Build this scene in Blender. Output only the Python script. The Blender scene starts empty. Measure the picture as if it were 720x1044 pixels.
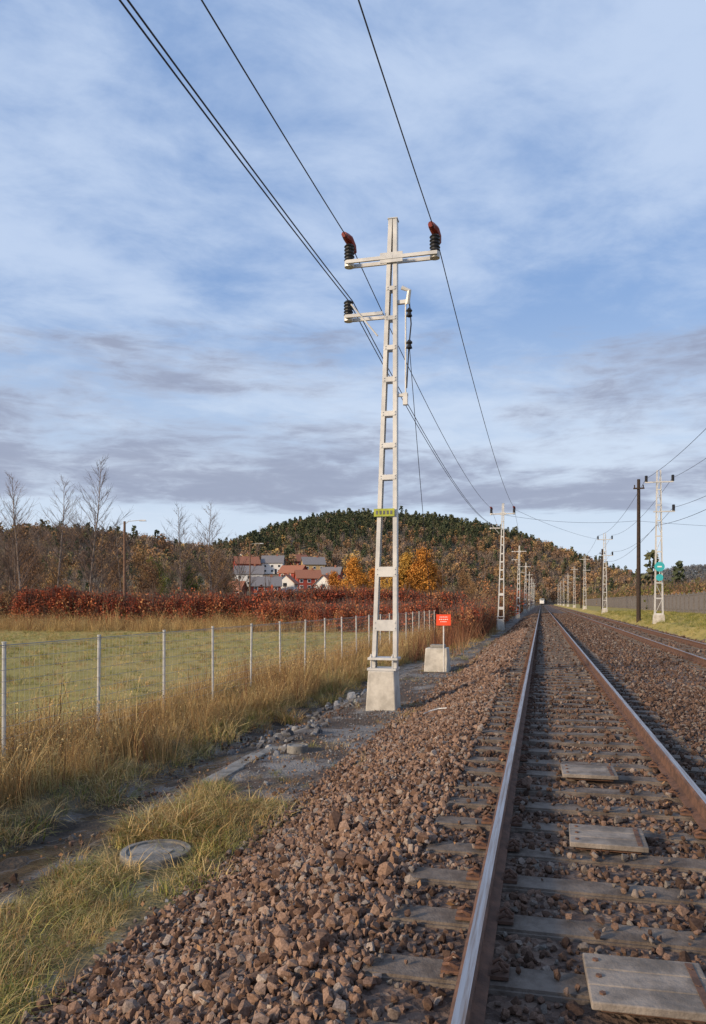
import bpy, bmesh, math, random
import numpy as np
from mathutils import Vector, Matrix

random.seed(7)
R = np.random.default_rng(7)
scene = bpy.context.scene
scene.view_settings.view_transform = 'Standard'
scene.view_settings.look = 'None'
scene.view_settings.exposure = 0
CAMZ = 1.67
PSI = math.radians(13.83)
SP, CP = math.sin(PSI), math.cos(PSI)

def at(s, t):
    return (s*CP - t*SP, s*SP + t*CP)

# ---------------------------------------------------------------- noise
def vnoise(x, y, seed=0):
    x = np.asarray(x, float); y = np.asarray(y, float)
    xi = np.floor(x); yi = np.floor(y)
    fx = x-xi; fy = y-yi
    fx = fx*fx*(3-2*fx); fy = fy*fy*(3-2*fy)
    def h(a, b):
        v = np.sin(a*127.1+b*311.7+seed*74.7)*43758.5453
        return v-np.floor(v)
    return (h(xi, yi)*(1-fx)+h(xi+1, yi)*fx)*(1-fy)+(h(xi, yi+1)*(1-fx)+h(xi+1, yi+1)*fx)*fy

def fbm(x, y, seed=0, o=4):
    r = 0; a = .5; t = 0
    for i in range(o):
        r = r+a*vnoise(x*2**i, y*2**i, seed+i); t += a; a *= .5
    return r/t

def sm(x):
    x = np.clip(x, 0, 1)
    return x*x*(3-2*x)

KX = [-6000, -60, -12, -8.2, -6.3, -5.5, -4.9, -4.3, -2.75, -2.55, -1.05, -.85, 1.8, 2.7, 3.6, 6.3, 6.6, 7.6, 8.4, 14, 6000]
KZ = [-.85, -.85, -.85, -.78, -.82, -1.02, -.92, -.74, -.70, -.66, -.05, -.035, -.035, -.11, -.035, -.035, -.1, -.25, .25, .35, .35]

def H(x, y):
    x = np.asarray(x, float); y = np.asarray(y, float)
    z = np.interp(x, KX, KZ)
    side = np.where((x < -2.6) | (x > 7.6), 1., .12)
    near = np.clip(1-np.abs(y)/400, 0, 1)
    z = z+side*((fbm(x*.9, y*.9, 3)-.5)*.18+(fbm(x*.08, y*.08, 9)-.5)*.3*(np.abs(x+1) > 9))*near
    return z

# ---------------------------------------------------------------- materials
class NT:
    def __init__(s, tree):
        s.t = tree; s.n = tree.nodes; s.l = tree.links
    def new(s, typ, **kw):
        n = s.n.new(typ)
        for k, v in kw.items():
            setattr(n, k, v)
        return n
    def setin(s, sock, v):
        if v is None: return
        if isinstance(v, bpy.types.NodeSocket): s.l.new(v, sock)
        else:
            if isinstance(v, (tuple, list)) and len(v) == 3 and sock.type == 'RGBA': v = (*v, 1)
            sock.default_value = v
    def m(s, op, a, b=None, c=None, clamp=False):
        n = s.new('ShaderNodeMath', operation=op); n.use_clamp = clamp
        s.setin(n.inputs[0], a)
        if b is not None: s.setin(n.inputs[1], b)
        if c is not None: s.setin(n.inputs[2], c)
        return n.outputs[0]
    def mr(s, v, a, b, c=0., d=1., smooth=True):
        n = s.new('ShaderNodeMapRange', interpolation_type='SMOOTHSTEP' if smooth else 'LINEAR')
        for i, x in enumerate((v, a, b, c, d)): s.setin(n.inputs[i], x)
        return n.outputs[0]
    def mix(s, f, a, b, blend='MIX'):
        n = s.new('ShaderNodeMix', data_type='RGBA', blend_type=blend)
        s.setin(n.inputs[0], f); s.setin(n.inputs[6], a); s.setin(n.inputs[7], b)
        return n.outputs[2]
    def noise(s, vec, scale, detail=4, rough=.55, dist=0.):
        n = s.new('ShaderNodeTexNoise')
        if vec is not None: s.l.new(vec, n.inputs['Vector'])
        n.inputs['Scale'].default_value = scale; n.inputs['Detail'].default_value = detail
        n.inputs['Roughness'].default_value = rough; n.inputs['Distortion'].default_value = dist
        return n.outputs[0]
    def ramp(s, v, stops):
        n = s.new('ShaderNodeValToRGB'); s.l.new(v, n.inputs[0])
        e = n.color_ramp.elements
        while len(e) < len(stops): e.new(.5)
        for i, (p, c) in enumerate(stops):
            e[i].position = p; e[i].color = (*c, 1)
        return n.outputs[0]
    def bump(s, h, strength, dist=.02):
        n = s.new('ShaderNodeBump'); s.l.new(h, n.inputs['Height'])
        n.inputs['Strength'].default_value = strength; n.inputs['Distance'].default_value = dist
        return n.outputs[0]

def newmat(name):
    m = bpy.data.materials.new(name); m.use_nodes = True
    nt = NT(m.node_tree); b = m.node_tree.nodes['Principled BSDF']
    return m, nt, b

def simple(name, c1, c2=None, rough=.8, metal=0., scale=8., bump=0., obj=False, spec=.3):
    m, nt, b = newmat(name)
    tc = nt.new('ShaderNodeTexCoord')
    if c2 is None: c2 = tuple(x*.7 for x in c1)
    n = nt.noise(tc.outputs['Object'], scale, 6, .65)
    f = nt.mr(n, .32, .68)
    nt.setin(b.inputs['Base Color'], nt.mix(f, c1, c2))
    b.inputs['Roughness'].default_value = rough; b.inputs['Metallic'].default_value = metal
    b.inputs['Specular IOR Level'].default_value = spec
    if bump: nt.setin(b.inputs['Normal'], nt.bump(nt.noise(tc.outputs['Object'], scale*4, 5, .7), bump, .02))
    return m

def randmat(name, stops, rough=.85, var=.35, scale=12., gain=1.):
    m = bpy.data.materials.new(name); m.use_nodes = True
    nt = NT(m.node_tree); nt.n.remove(nt.n['Principled BSDF'])
    b = nt.new('ShaderNodeBsdfDiffuse')
    oi = nt.new('ShaderNodeObjectInfo')
    col = nt.ramp(oi.outputs['Random'], [(p, tuple(x*gain for x in c)) for p, c in stops])
    tc = nt.new('ShaderNodeTexCoord')
    n = nt.noise(tc.outputs['Object'], scale, 2, .6)
    v = nt.mr(n, .3, .7, 1-var, 1+var, False)
    mul = nt.new('ShaderNodeVectorMath', operation='SCALE')
    nt.l.new(col, mul.inputs[0]); nt.l.new(v, mul.inputs['Scale'])
    nt.l.new(mul.outputs[0], b.inputs[0])
    nt.l.new(b.outputs[0], nt.n['Material Output'].inputs[0])
    return m

M = {}
M['steel'] = simple('galvanised_steel', (.68, .66, .62), (.50, .49, .47), .42, .2, 2.2, .04, spec=.5)
M['steel_dark'] = simple('dark_steel', (.16, .16, .16), (.09, .09, .09), .5, .5)
M['concrete'] = simple('concrete', (.60, .56, .49), (.38, .35, .30), .9, 0, 2.6, .5)
M['concrete_old'] = simple('weathered_concrete', (.30, .28, .25), (.14, .13, .115), .95, 0, 5, .6)
M['black'] = simple('black_rubber', (.012, .012, .014), (.03, .03, .032), .35)
M['red'] = simple('red_cap_plastic', (.30, .045, .03), (.16, .02, .015), .5)
M['signred'] = simple('sign_orange_red', (.85, .09, .03), (.75, .07, .025), .5)
M['white'] = simple('white_paint', (.8, .8, .78), (.7, .7, .68), .6)
M['yellowgreen'] = simple('yellow_green_paint', (.42, .45, .06), (.3, .34, .05), .5)
M['cyan'] = simple('cyan_sign', (.05, .42, .45), (.04, .35, .4), .5)
M['wire'] = simple('wire_aluminium', (.05, .055, .085), (.035, .035, .06), .5, .2)
M['wood'] = simple('tarred_wood', (.06, .04, .03), (.03, .022, .018), .9, 0, 6, .2)
M['woodpole'] = simple('weathered_wood_pole', (.2, .12, .08), (.12, .07, .05), .9, 0, 6, .2)
M['railside'] = simple('rusty_rail', (.17, .09, .06), (.085, .05, .037), .85, 0, 9, .3)
M['sleeper'] = simple('sleeper_surface', (.20, .165, .138), (.085, .066, .054), .95, 0, 4, .7)
M['plate'] = simple('crossing_board', (.30, .255, .215), (.13, .11, .092), .85, 0, 5, .5)
M['bark'] = simple('bark_grey_brown', (.17, .12, .095), (.09, .065, .055), .95)
M['birch'] = simple('birch_bark', (.27, .22, .19), (.12, .09, .075), .9, 0, 3)
M['glass'] = simple('dark_window', (.03, .035, .045), (.02, .025, .03), .15)
M['fencepost'] = simple('fence_galvanised', (.50, .50, .49), (.38, .38, .37), .5, .2)
M['fencewire'] = simple('fence_wire_galvanised', (.38, .37, .34), (.30, .29, .27), .5, .2)
M['noisewall'] = simple('grey_plank_fence', (.20, .185, .18), (.12, .11, .11), .9)

m_, nt, b = newmat('polished_rail')
tcn = nt.new('ShaderNodeTexCoord')
spx = nt.new('ShaderNodeSeparateXYZ'); nt.l.new(tcn.outputs['Object'], spx.inputs[0])
cmb = nt.new('ShaderNodeCombineXYZ'); nt.l.new(nt.m('MULTIPLY', spx.outputs[0], 60), cmb.inputs[0]); nt.l.new(nt.m('MULTIPLY', spx.outputs[1], 1.2), cmb.inputs[1])
nr = nt.noise(cmb.outputs[0], 1, 5, .7)
nt.setin(b.inputs['Base Color'], nt.mix(nt.mr(nr, .4, .7), (.46, .44, .44), (.26, .20, .17)))
nt.setin(b.inputs['Roughness'], nt.mr(nr, .35, .7, .35, .6)); b.inputs['Metallic'].default_value = .85
M['railtop'] = m_

M['stone'] = randmat('ballast_stone', [(0, (.085, .05, .036)), (.25, (.16, .10, .072)), (.55, (.235, .15, .108)), (.8, (.29, .195, .145)), (.9, (.19, .165, .15)), (1, (.34, .27, .22))], .9, .35, 9, .95)
M['stone_dark'] = randmat('track_stone', [(0, (.055, .037, .03)), (.4, (.12, .076, .056)), (.75, (.185, .12, .09)), (.9, (.15, .135, .12)), (1, (.26, .205, .17))], .9, .35, 9)
M['stone_grey'] = randmat('grey_gravel_stone', [(0, (.09, .085, .085)), (.5, (.17, .165, .165)), (1, (.30, .295, .29))], .9, .3, 9)
M['g_straw'] = randmat('dry_grass', [(0, (.22, .13, .06)), (.3, (.38, .23, .10)), (.7, (.55, .38, .17)), (.9, (.62, .46, .22)), (1, (.34, .28, .11))], .8, .3, 3)
M['g_green'] = randmat('green_grass', [(0, (.12, .14, .035)), (.4, (.22, .22, .06)), (.75, (.38, .33, .11)), (1, (.52, .41, .19))], .8, .3, 3)
M['g_red'] = randmat('red_brown_weed', [(0, (.12, .05, .035)), (.5, (.2, .085, .05)), (1, (.3, .17, .09))], .9, .3, 3)
M['l_hedge'] = randmat('beech_hedge_leaf', [(0, (.17, .045, .028)), (.4, (.36, .09, .05)), (.75, (.44, .15, .07)), (1, (.44, .22, .10))], .8, .4, 1.2)
M['l_orange'] = randmat('autumn_leaf_orange', [(0, (.45, .19, .05)), (.5, (.52, .24, .055)), (1, (.46, .28, .07))], .8, .45, .7)
M['l_brown'] = randmat('autumn_leaf_brown', [(0, (.2, .12, .075)), (.5, (.29, .17, .09)), (1, (.32, .22, .10))], .8, .45, .8)
M['l_green'] = randmat('late_green_leaf', [(0, (.08, .10, .03)), (1, (.17, .17, .05))], .8, .45, .8)
M['f_pine'] = randmat('far_pine', [(0, (.058, .072, .045)), (.5, (.085, .10, .058)), (1, (.13, .13, .07))], .95, .3, .3)
M['f_autumn'] = randmat('far_autumn', [(0, (.20, .135, .095)), (.35, (.29, .17, .095)), (.65, (.35, .22, .11)), (.88, (.22, .19, .10)), (1, (.50, .32, .12))], .95, .3, .3)
M['f_bare'] = randmat('far_bare', [(0, (.19, .15, .125)), (.6, (.25, .195, .16)), (1, (.29, .22, .165))], .95, .3, .3)
M['f_blue'] = randmat('far_forest_haze_tint', [(0, (.12, .145, .17)), (.5, (.155, .165, .18)), (1, (.20, .19, .18))], .95, .3, .3)  # distance haze put into the leaf colours as a greyed blue tint

# ---------------------------------------------------------------- mesh builder
class MB:
    def __init__(s): s.v = []; s.f = []; s.mi = []
    def add(s, vs, fs, mi=0):
        o = len(s.v); s.v.extend([tuple(v) for v in vs])
        for f in fs: s.f.append(tuple(i+o for i in f)); s.mi.append(mi)
    def box(s, c, d, mi=0, rz=0., top=None):
        x, y, z = d[0]/2, d[1]/2, d[2]/2
        tx, ty = (x, y) if top is None else (top[0]/2, top[1]/2)
        vs = [(-x, -y, -z), (x, -y, -z), (x, y, -z), (-x, y, -z), (-tx, -ty, z), (tx, -ty, z), (tx, ty, z), (-tx, ty, z)]
        ca, sa = math.cos(rz), math.sin(rz)
        vs = [(v[0]*ca-v[1]*sa+c[0], v[0]*sa+v[1]*ca+c[1], v[2]+c[2]) for v in vs]
        s.add(vs, [(0, 3, 2, 1), (4, 5, 6, 7), (0, 1, 5, 4), (1, 2, 6, 5), (2, 3, 7, 6), (3, 0, 4, 7)], mi)
    def beam(s, p0, p1, sx, sy, mi=0):
        vs = []
        for p in (p0, p1):
            for a, b in ((-1, -1), (1, -1), (1, 1), (-1, 1)):
                vs.append((p[0]+a*sx/2, p[1]+b*sy/2, p[2]))
        s.add(vs, [(0, 3, 2, 1), (4, 5, 6, 7), (0, 1, 5, 4), (1, 2, 6, 5), (2, 3, 7, 6), (3, 0, 4, 7)], mi)
    def tube(s, pts, rads, n=6, mi=0):
        pts = [Vector(p) for p in pts]
        if not hasattr(rads, '__len__'): rads = [rads]*len(pts)
        vs = []
        for i, p in enumerate(pts):
            a = pts[max(i-1, 0)]; b = pts[min(i+1, len(pts)-1)]
            t = (b-a)
            t = t.normalized() if t.length > 1e-9 else Vector((0, 0, 1))
            ref = Vector((1, 0, 0)) if abs(t.x) < .8 else Vector((0, 0, 1))
            u = t.cross(ref).normalized(); w = t.cross(u)
            for k in range(n):
                an = 2*math.pi*k/n
                q = p+(u*math.cos(an)+w*math.sin(an))*rads[i]
                vs.append((q.x, q.y, q.z))
        fs = []
        for i in range(len(pts)-1):
            for k in range(n):
                k2 = (k+1) % n
                fs.append((i*n+k, i*n+k2, (i+1)*n+k2, (i+1)*n+k))
        fs.append(tuple(range(n))[::-1]); fs.append(tuple((len(pts)-1)*n+k for k in range(n)))
        s.add(vs, fs, mi)
    def leaves(s, cs, size, mi=0):
        cs = np.asarray(cs); n = len(cs)
        if n == 0: return
        u = R.normal(size=(n, 3)); u /= np.linalg.norm(u, axis=1)[:, None]
        w = np.cross(u, R.normal(size=(n, 3))); w /= np.linalg.norm(w, axis=1)[:, None]
        sz = size*R.uniform(.6, 1.3, (n, 1))
        q = np.stack([cs-u*sz*.5, cs+w*sz*.35, cs+u*sz*.5, cs-w*sz*.35], 1).reshape(-1, 3)
        o = len(s.v); s.v.extend(map(tuple, q.tolist()))
        s.f.extend([(o+4*i, o+4*i+1, o+4*i+2, o+4*i+3) for i in range(n)]); s.mi.extend([mi]*n)
    def mesh(s, name, mats, smooth=False):
        me = bpy.data.meshes.new(name); me.from_pydata(s.v, [], s.f)
        for m in mats: me.materials.append(m)
        me.polygons.foreach_set('material_index', s.mi)
        if smooth: me.polygons.foreach_set('use_smooth', [True]*len(s.f))
        me.update(); return me
    def obj(s, name, mats, parent=None, smooth=False, loc=(0, 0, 0), bevel=0):
        ob = bpy.data.objects.new(name, s.mesh(name, mats, smooth))
        scene.collection.objects.link(ob); ob.location = loc
        if parent: ob.parent = parent
        if bevel:
            b = ob.modifiers.new('bevel', 'BEVEL'); b.width = bevel; b.segments = 2; b.limit_method = 'ANGLE'
        return ob

def empty(name, loc=(0, 0, 0), rz=0.):
    e = bpy.data.objects.new(name, None); scene.collection.objects.link(e)
    e.location = loc; e.rotation_euler[2] = rz; return e

def scatter(name, pts, rots, scls, idx, meshes, parent=None):
    coll = bpy.data.collections.new(name+'_variants')
    for i, me in enumerate(meshes):
        coll.objects.link(bpy.data.objects.new('%s_variant_%02d' % (name, i), me))
    n = len(pts)
    me = bpy.data.meshes.new(name); me.vertices.add(n)
    me.vertices.foreach_set('co', np.asarray(pts, np.float32).ravel())
    scls = np.asarray(scls, np.float32)
    if scls.ndim == 1: scls = np.repeat(scls[:, None], 3, 1)
    for nm, ty, d, key in (('rot', 'FLOAT_VECTOR', np.asarray(rots, np.float32), 'vector'), ('scl', 'FLOAT_VECTOR', scls, 'vector'), ('idx', 'INT', np.asarray(idx, np.int32), 'value')):
        a = me.attributes.new(nm, ty, 'POINT'); a.data.foreach_set(key, d.ravel())
    ob = bpy.data.objects.new(name, me); scene.collection.objects.link(ob)
    if parent: ob.parent = parent
    ng = bpy.data.node_groups.new(name, 'GeometryNodeTree')
    ng.interface.new_socket('Geometry', in_out='INPUT', socket_type='NodeSocketGeometry')
    ng.interface.new_socket('Geometry', in_out='OUTPUT', socket_type='NodeSocketGeometry')
    N = ng.nodes; L = ng.links
    gi = N.new('NodeGroupInput'); go = N.new('NodeGroupOutput')
    ip = N.new('GeometryNodeInstanceOnPoints'); ci = N.new('GeometryNodeCollectionInfo')
    ci.inputs['Collection'].default_value = coll
    ci.inputs['Separate Children'].default_value = True; ci.inputs['Reset Children'].default_value = True
    def na(nm, ty):
        a = N.new('GeometryNodeInputNamedAttribute'); a.data_type = ty; a.inputs['Name'].default_value = nm
        return a.outputs['Attribute']
    er = N.new('FunctionNodeEulerToRotation')
    L.new(gi.outputs[0], ip.inputs['Points']); L.new(ci.outputs[0], ip.inputs['Instance'])
    ip.inputs['Pick Instance'].default_value = True
    L.new(na('idx', 'INT'), ip.inputs['Instance Index'])
    L.new(na('rot', 'FLOAT_VECTOR'), er.inputs[0]); L.new(er.outputs[0], ip.inputs['Rotation'])
    L.new(na('scl', 'FLOAT_VECTOR'), ip.inputs['Scale'])
    L.new(ip.outputs[0], go.inputs[0])
    md = ob.modifiers.new('scatter', 'NODES'); md.node_group = ng
    return ob

# ---------------------------------------------------------------- ground
def axis(parts):
    a = []
    for lo, hi, st in parts: a += list(np.arange(lo, hi, st))
    return np.array(a+[parts[-1][1]])
xs = axis([(-6000, -600, 900), (-600, -60, 60), (-60, -14, 2.), (-14, 9, .14), (9, 20, 1), (20, 100, 10), (100, 600, 80), (600, 6000, 900)])
ys = axis([(-800, -50, 150), (-50, 0, 5), (0, 22, .14), (22, 60, .5), (60, 200, 5), (200, 1000, 50), (1000, 7000, 800)])
X, Y = np.meshgrid(xs, ys)
Z = H(X, Y)
nv = X.size; nx = len(xs); ny = len(ys)
me = bpy.data.meshes.new('ground')
me.vertices.add(nv); me.vertices.foreach_set('co', np.stack([X, Y, Z], -1).astype(np.float32).ravel())
ii = (np.arange(ny-1)[:, None]*nx+np.arange(nx-1)[None]).ravel()
q = np.stack([ii, ii+1, ii+nx+1, ii+nx], 1)
me.loops.add(q.size); me.loops.foreach_set('vertex_index', q.ravel().astype(np.int32))
me.polygons.add(len(q)); me.polygons.foreach_set('loop_start', (np.arange(len(q))*4).astype(np.int32))
me.polygons.foreach_set('use_smooth', np.ones(len(q), bool))
me.update(calc_edges=True); me.validate()
ground = bpy.data.objects.new('ground', me); scene.collection.objects.link(ground)
gm, nt, b = newmat('ground')
geo = nt.new('ShaderNodeNewGeometry'); sp = nt.new('ShaderNodeSeparateXYZ'); nt.l.new(geo.outputs['Position'], sp.inputs[0])
pos = geo.outputs['Position']
nz = nt.noise(pos, 1.3, 4, .6); wob = nt.m('MULTIPLY', nt.m('SUBTRACT', nz, .5), 1.5)
xw = nt.m('ADD', sp.outputs[0], wob); yw = nt.m('ADD', sp.outputs[1], nt.m('MULTIPLY', wob, 3))
n_big = nt.noise(pos, .12, 4, .6); n_mid = nt.noise(pos, 2.2, 5, .65); n_fine = nt.noise(pos, 28, 3, .7)
grass = nt.mix(nt.mr(n_big, .38, .62), (.29, .245, .055), (.40, .30, .09))
grass = nt.mix(nt.mr(n_mid, .35, .65, 0, .5), grass, (.17, .145, .045))
grass = nt.mix(nt.mr(n_fine, .3, .7, 0, .35), grass, (.40, .31, .11))
thatch = nt.mix(nt.mr(n_mid, .35, .65), (.15, .115, .06), (.07, .055, .032))
thatch = nt.mix(nt.mr(n_fine, .35, .7, 0, .5), thatch, (.26, .2, .1))
mud = nt.mix(nt.mr(n_mid, .35, .65), (.028, .021, .016), (.085, .064, .046))
vor = nt.new('ShaderNodeTexVoronoi'); vor.inputs['Scale'].default_value = 26; nt.l.new(pos, vor.inputs['Vector'])
vsep = nt.new('ShaderNodeSeparateColor'); nt.l.new(vor.outputs['Color'], vsep.inputs[0])
gravel = nt.mix(nt.mr(n_mid, .38, .62), (.115, .105, .095), (.20, .185, .17))
gravel = nt.mix(nt.mr(vsep.outputs[0], 0, 1, 0, .5, False), gravel, (.28, .26, .245))
gravel = nt.mix(nt.mr(nt.noise(pos, .9, 4, .65), .42, .56), gravel, (.085, .06, .044))
bal = nt.ramp(vsep.outputs[0], [(0, (.06, .04, .032)), (.5, (.135, .086, .064)), (1, (.21, .15, .115))])
bal = nt.mix(nt.mr(n_mid, .3, .7, 0, .4), bal, (.06, .042, .036))
m_thatch = nt.m('MULTIPLY', nt.mr(xw, -9.2, -8.4), nt.mr(sp.outputs[0], 3, 2))
m_mud = nt.m('MULTIPLY', nt.mr(xw, -6.1, -5.6), nt.mr(yw, 40, 26))
m_gra = nt.m('MULTIPLY', nt.mr(xw, -4.9, -4.5), nt.mr(yw, 8.0, 9.4))
m_grass2 = nt.m('MULTIPLY', nt.mr(xw, -4.45, -4.05), nt.mr(yw, 9.4, 8.0))
m_bal = nt.m('MULTIPLY', nt.mr(xw, -3.0, -2.65), nt.mr(xw, 7.7, 7.4))
c = nt.mix(m_thatch, grass, thatch)
c = nt.mix(m_mud, c, mud)
c = nt.mix(m_grass2, c, nt.mix(.25, thatch, grass))
c = nt.mix(m_gra, c, gravel)
c = nt.mix(m_bal, c, bal)
c = nt.mix(nt.mr(xw, 7.4, 7.7), c, grass)
nt.setin(b.inputs['Base Color'], c)
wet = nt.m('MULTIPLY', m_mud, nt.mr(nt.noise(pos, 1.4, 3, .6), .47, .52))
wet = nt.m('MULTIPLY', wet, nt.m('SUBTRACT', 1.0, nt.m('MAXIMUM', m_gra, m_bal)))
nt.setin(b.inputs['Roughness'], nt.mr(wet, 0, 1, .95, .12, False)); b.inputs['Specular IOR Level'].default_value = .35
hh = nt.m('MULTIPLY', nt.m('ADD', vor.outputs['Distance'], n_fine), nt.m('SUBTRACT', 1.0, nt.m('MULTIPLY', wet, .85)))
nt.setin(b.inputs['Normal'], nt.bump(hh, .6, .03))
me.materials.append(gm)

# ---------------------------------------------------------------- stones
def stone_mesh(name, mat, seed):
    r = np.random.default_rng(seed)
    p = r.normal(size=(15, 3)); p /= np.linalg.norm(p, axis=1)[:, None]
    p *= r.uniform(.75, 1.05, (15, 1))*np.array([1, r.uniform(.7, .95), r.uniform(.5, .8)])*.5
    bm = bmesh.new()
    for a in p: bm.verts.new(a)
    bmesh.ops.convex_hull(bm, input=bm.verts)
    me = bpy.data.meshes.new(name); bm.to_mesh(me); bm.free(); me.materials.append(mat); return me
def stones(name, mat, x0, x1, y0, y1, n, size, lift=.2, keep=None, seed=1, zadd=None):
    r = np.random.default_rng(seed)
    x = r.uniform(x0, x1, n); y = r.uniform(y0, y1, n)
    if keep is not None:
        k = keep(x, y, r); x = x[k]; y = y[k]
    n = len(x)
    s = size*np.exp(r.normal(0, .33, n))
    z = H(x, y)+s*lift*r.uniform(-.3, 1.6, n)
    sl = on_sleeper(x, y); z = np.where(sl, np.maximum(z, s*.28), z)
    rot = r.uniform(0, 6.28, (n, 3))
    ms = [stone_mesh(name+'_m%d' % i, mat, seed*10+i) for i in range(8)]
    return scatter(name, np.stack([x, y, z], 1), rot, s, r.integers(0, 8, n), ms)

SL0, SLD = 3.5, .6
def on_sleeper(x, y):
    ph = np.abs(((y-SL0+SLD/2) % SLD)-SLD/2)
    return (ph < .13) & ((np.abs(x-.46) < 1.27) | (np.abs(x-4.96) < 1.27))
def on_rail(x):
    return np.min([np.abs(x-a) for a in (-.29, 1.21, 4.21, 5.71)], axis=0) < .1
def cover(x, y, r, a, b_):
    return r.random(len(x)) < a+b_*(fbm(x*2.1, y*1.3, 77) > .52)
BY = (3.45, 5.55, 7.66)
def off_board(x, y):
    return ~((np.abs(x-.44) < .26) & (np.min([np.abs(y-k) for k in BY], axis=0) < .24))
def kt(x, y, r): return ~(on_rail(x)) & (~on_sleeper(x, y) | cover(x, y, r, .04, .2)) & off_board(x, y)
stones('shoulder_ballast', M['stone'], -2.85, -.75, 2.2, 17, 28000, .051, .3, lambda x, y, r: (x > -2.75-.35*fbm(x*3, y*3, 5)+.15*r.normal(size=len(x))) & (~on_sleeper(x, y) | cover(x, y, r, .25, .45)), 11)
stones('shoulder_ballast', M['stone'], -2.85, -.75, 17, 50, 15000, .075, .25, lambda x, y, r: x > -2.7+.15*r.normal(size=len(x)), 12)
stones('track_ballast', M['stone_dark'], -.85, 3.4, 2.2, 17, 32000, .045, .2, kt, 13)
stones('track_ballast', M['stone_dark'], -.85, 7.4, 12, 50, 30000, .07, .2, kt, 14)
stones('track_ballast', M['stone_dark'], -2.6, 7.4, 50, 120, 18000, .11, .2, kt, 15)
stones('grey_gravel', M['stone_grey'], -4.6, -2.5, 3, 45, 9000, .03, .2, lambda x, y, r: (fbm(x*1.2, y*1.2, 8) > .45) & ((y > 9) | (x > -2.9)), 16)
stones('grey_rubble', M['stone_grey'], -5.3, -3.9, 9.0, 22, 420, .14, .1, lambda x, y, r: fbm(x*.9, y*.7, 28) > .5, 17)
stones('spilled_stones', M['stone'], -4.4, -2.5, 3, 30, 4200, .048, .2, lambda x, y, r: r.random(len(x)) < np.clip((x+4.4)/1.8, 0, 1)**2, 18)
stones('mud_clods', M['stone_dark'], -6.0, -4.0, 4, 20, 1800, .055, .2, lambda x, y, r: fbm(x*1.2, y*1.2, 38) > .5, 19)

# ---------------------------------------------------------------- tracks
PR = [(-.07, 0), (.07, 0), (.07, .012), (.014, .03), (.009, .12), (.036, .135), (.036, .160), (.026, .172), (-.022, .172), (-.036, .160), (-.036, .135), (-.009, .12), (-.014, .03), (-.07, .012)]
def rail(name, x, parent):
    mb = MB(); n = len(PR); yy = [-12, 1600]
    mb.v = [(x+p[0], y, p[1]) for y in yy for p in PR]
    for k in range(n):
        k2 = (k+1) % n
        mb.f.append((k, k2, n+k2, n+k)); mb.mi.append(1 if k == 7 else 0)
    mb.f.append(tuple(range(n))[::-1]); mb.mi.append(0)
    return mb.obj(name, [M['railside'], M['railtop']], parent)
def sleeper_mesh():
    mb = MB()
    mb.box((0, 0, -.1), (2.5, .26, .2), 0, top=(2.47, .22))
    me = mb.mesh('sleeper', [M['sleeper']])
    bm = bmesh.new(); bm.from_mesh(me); bmesh.ops.bevel(bm, geom=bm.edges[:], offset=.014, segments=2, affect='EDGES'); bm.to_mesh(me); bm.free()
    return me
def clip_mesh():
    mb = MB()
    mb.box((0, 0, .008), (.30, .13, .016), 0)
    for sx in (-1, 1):
        mb.tube([(sx*.075, -.045, .025), (sx*.11, -.05, .042), (sx*.14, -.02, .022), (sx*.11, .0, .045), (sx*.14, .03, .022), (sx*.105, .05, .042), (sx*.075, .045, .025)], .009, 6, 0)
    return mb.mesh('clip', [M['railside']])
smesh = sleeper_mesh(); cmesh = clip_mesh()
for cx in (.46, 4.96):
    tr = empty('railway_track')
    rail('rail', cx-.75, tr); rail('rail', cx+.75, tr)
    ns = 800
    ysl = SL0+SLD*np.arange(-18, ns); n = len(ysl)
    p = np.stack([np.full(n, cx)+R.normal(0, .018, n), ysl, np.full(n, -.002)+R.normal(0, .005, n)], 1)
    rr = R.normal(0, .004, (n, 3)); rr[:, 2] = R.normal(0, .008, n)
    scatter('sleepers', p, rr, np.ones(n), np.zeros(n, int), [smesh], tr)
    yc = ysl[:90]
    p = np.concatenate([np.stack([np.full(90, cx+s*.75), yc, np.full(90, .0)], 1) for s in (-1, 1)])
    scatter('rail_fasteners', p, np.zeros((180, 3)), np.ones(180), np.zeros(180, int), [cmesh], tr)

for yb, rz in ((BY[0], .03), (BY[1], -.02), (BY[2], .02)):
    e = empty('trackside_cover_board', (.44, yb, .0), rz)
    mb = MB()
    for k in range(3):
        mb.box((0, (k-1)*.150, .045), (.50, .147, .035), 0)
    mb.box((0, 0, .014), (.42, .36, .026), 1)
    mb.obj('boards', [M['plate'], M['railside']], e, bevel=.006)
    mb = MB()
    for sx in (-1, 1):
        for sy in (-1, 0, 1): mb.tube([(sx*.20, sy*.15, .06), (sx*.20, sy*.15, .070)], .014, 6)
    mb.box((.2, 0, .0645), (.03, .40, .004))
    mb.obj('bolts', [M['railside']], e)

mb = MB(); zz = float(H(-1.9, 13.8))
mb.tube([(-2.05, 13.65, zz+.06), (-1.95, 13.75, zz+.10), (-1.8, 13.8, zz+.14), (-1.65, 13.77, zz+.16)], .012, 6)
mb.obj('scrap_pipe', [M['steel']])

# ---------------------------------------------------------------- duct, manhole
dn = MB()
yy = 7.3
for k in range(5):
    xx = -4.15-.05*k
    zz = float(H(xx, yy+.5))
    dn.box((xx, yy+.5, zz-.02+random.uniform(-.02, .012)), (.24, .97, .10), 0, rz=random.uniform(-.03, .05))
    yy += 1.0
dn.obj('cable_duct', [M['concrete_old']], bevel=.012)

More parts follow.
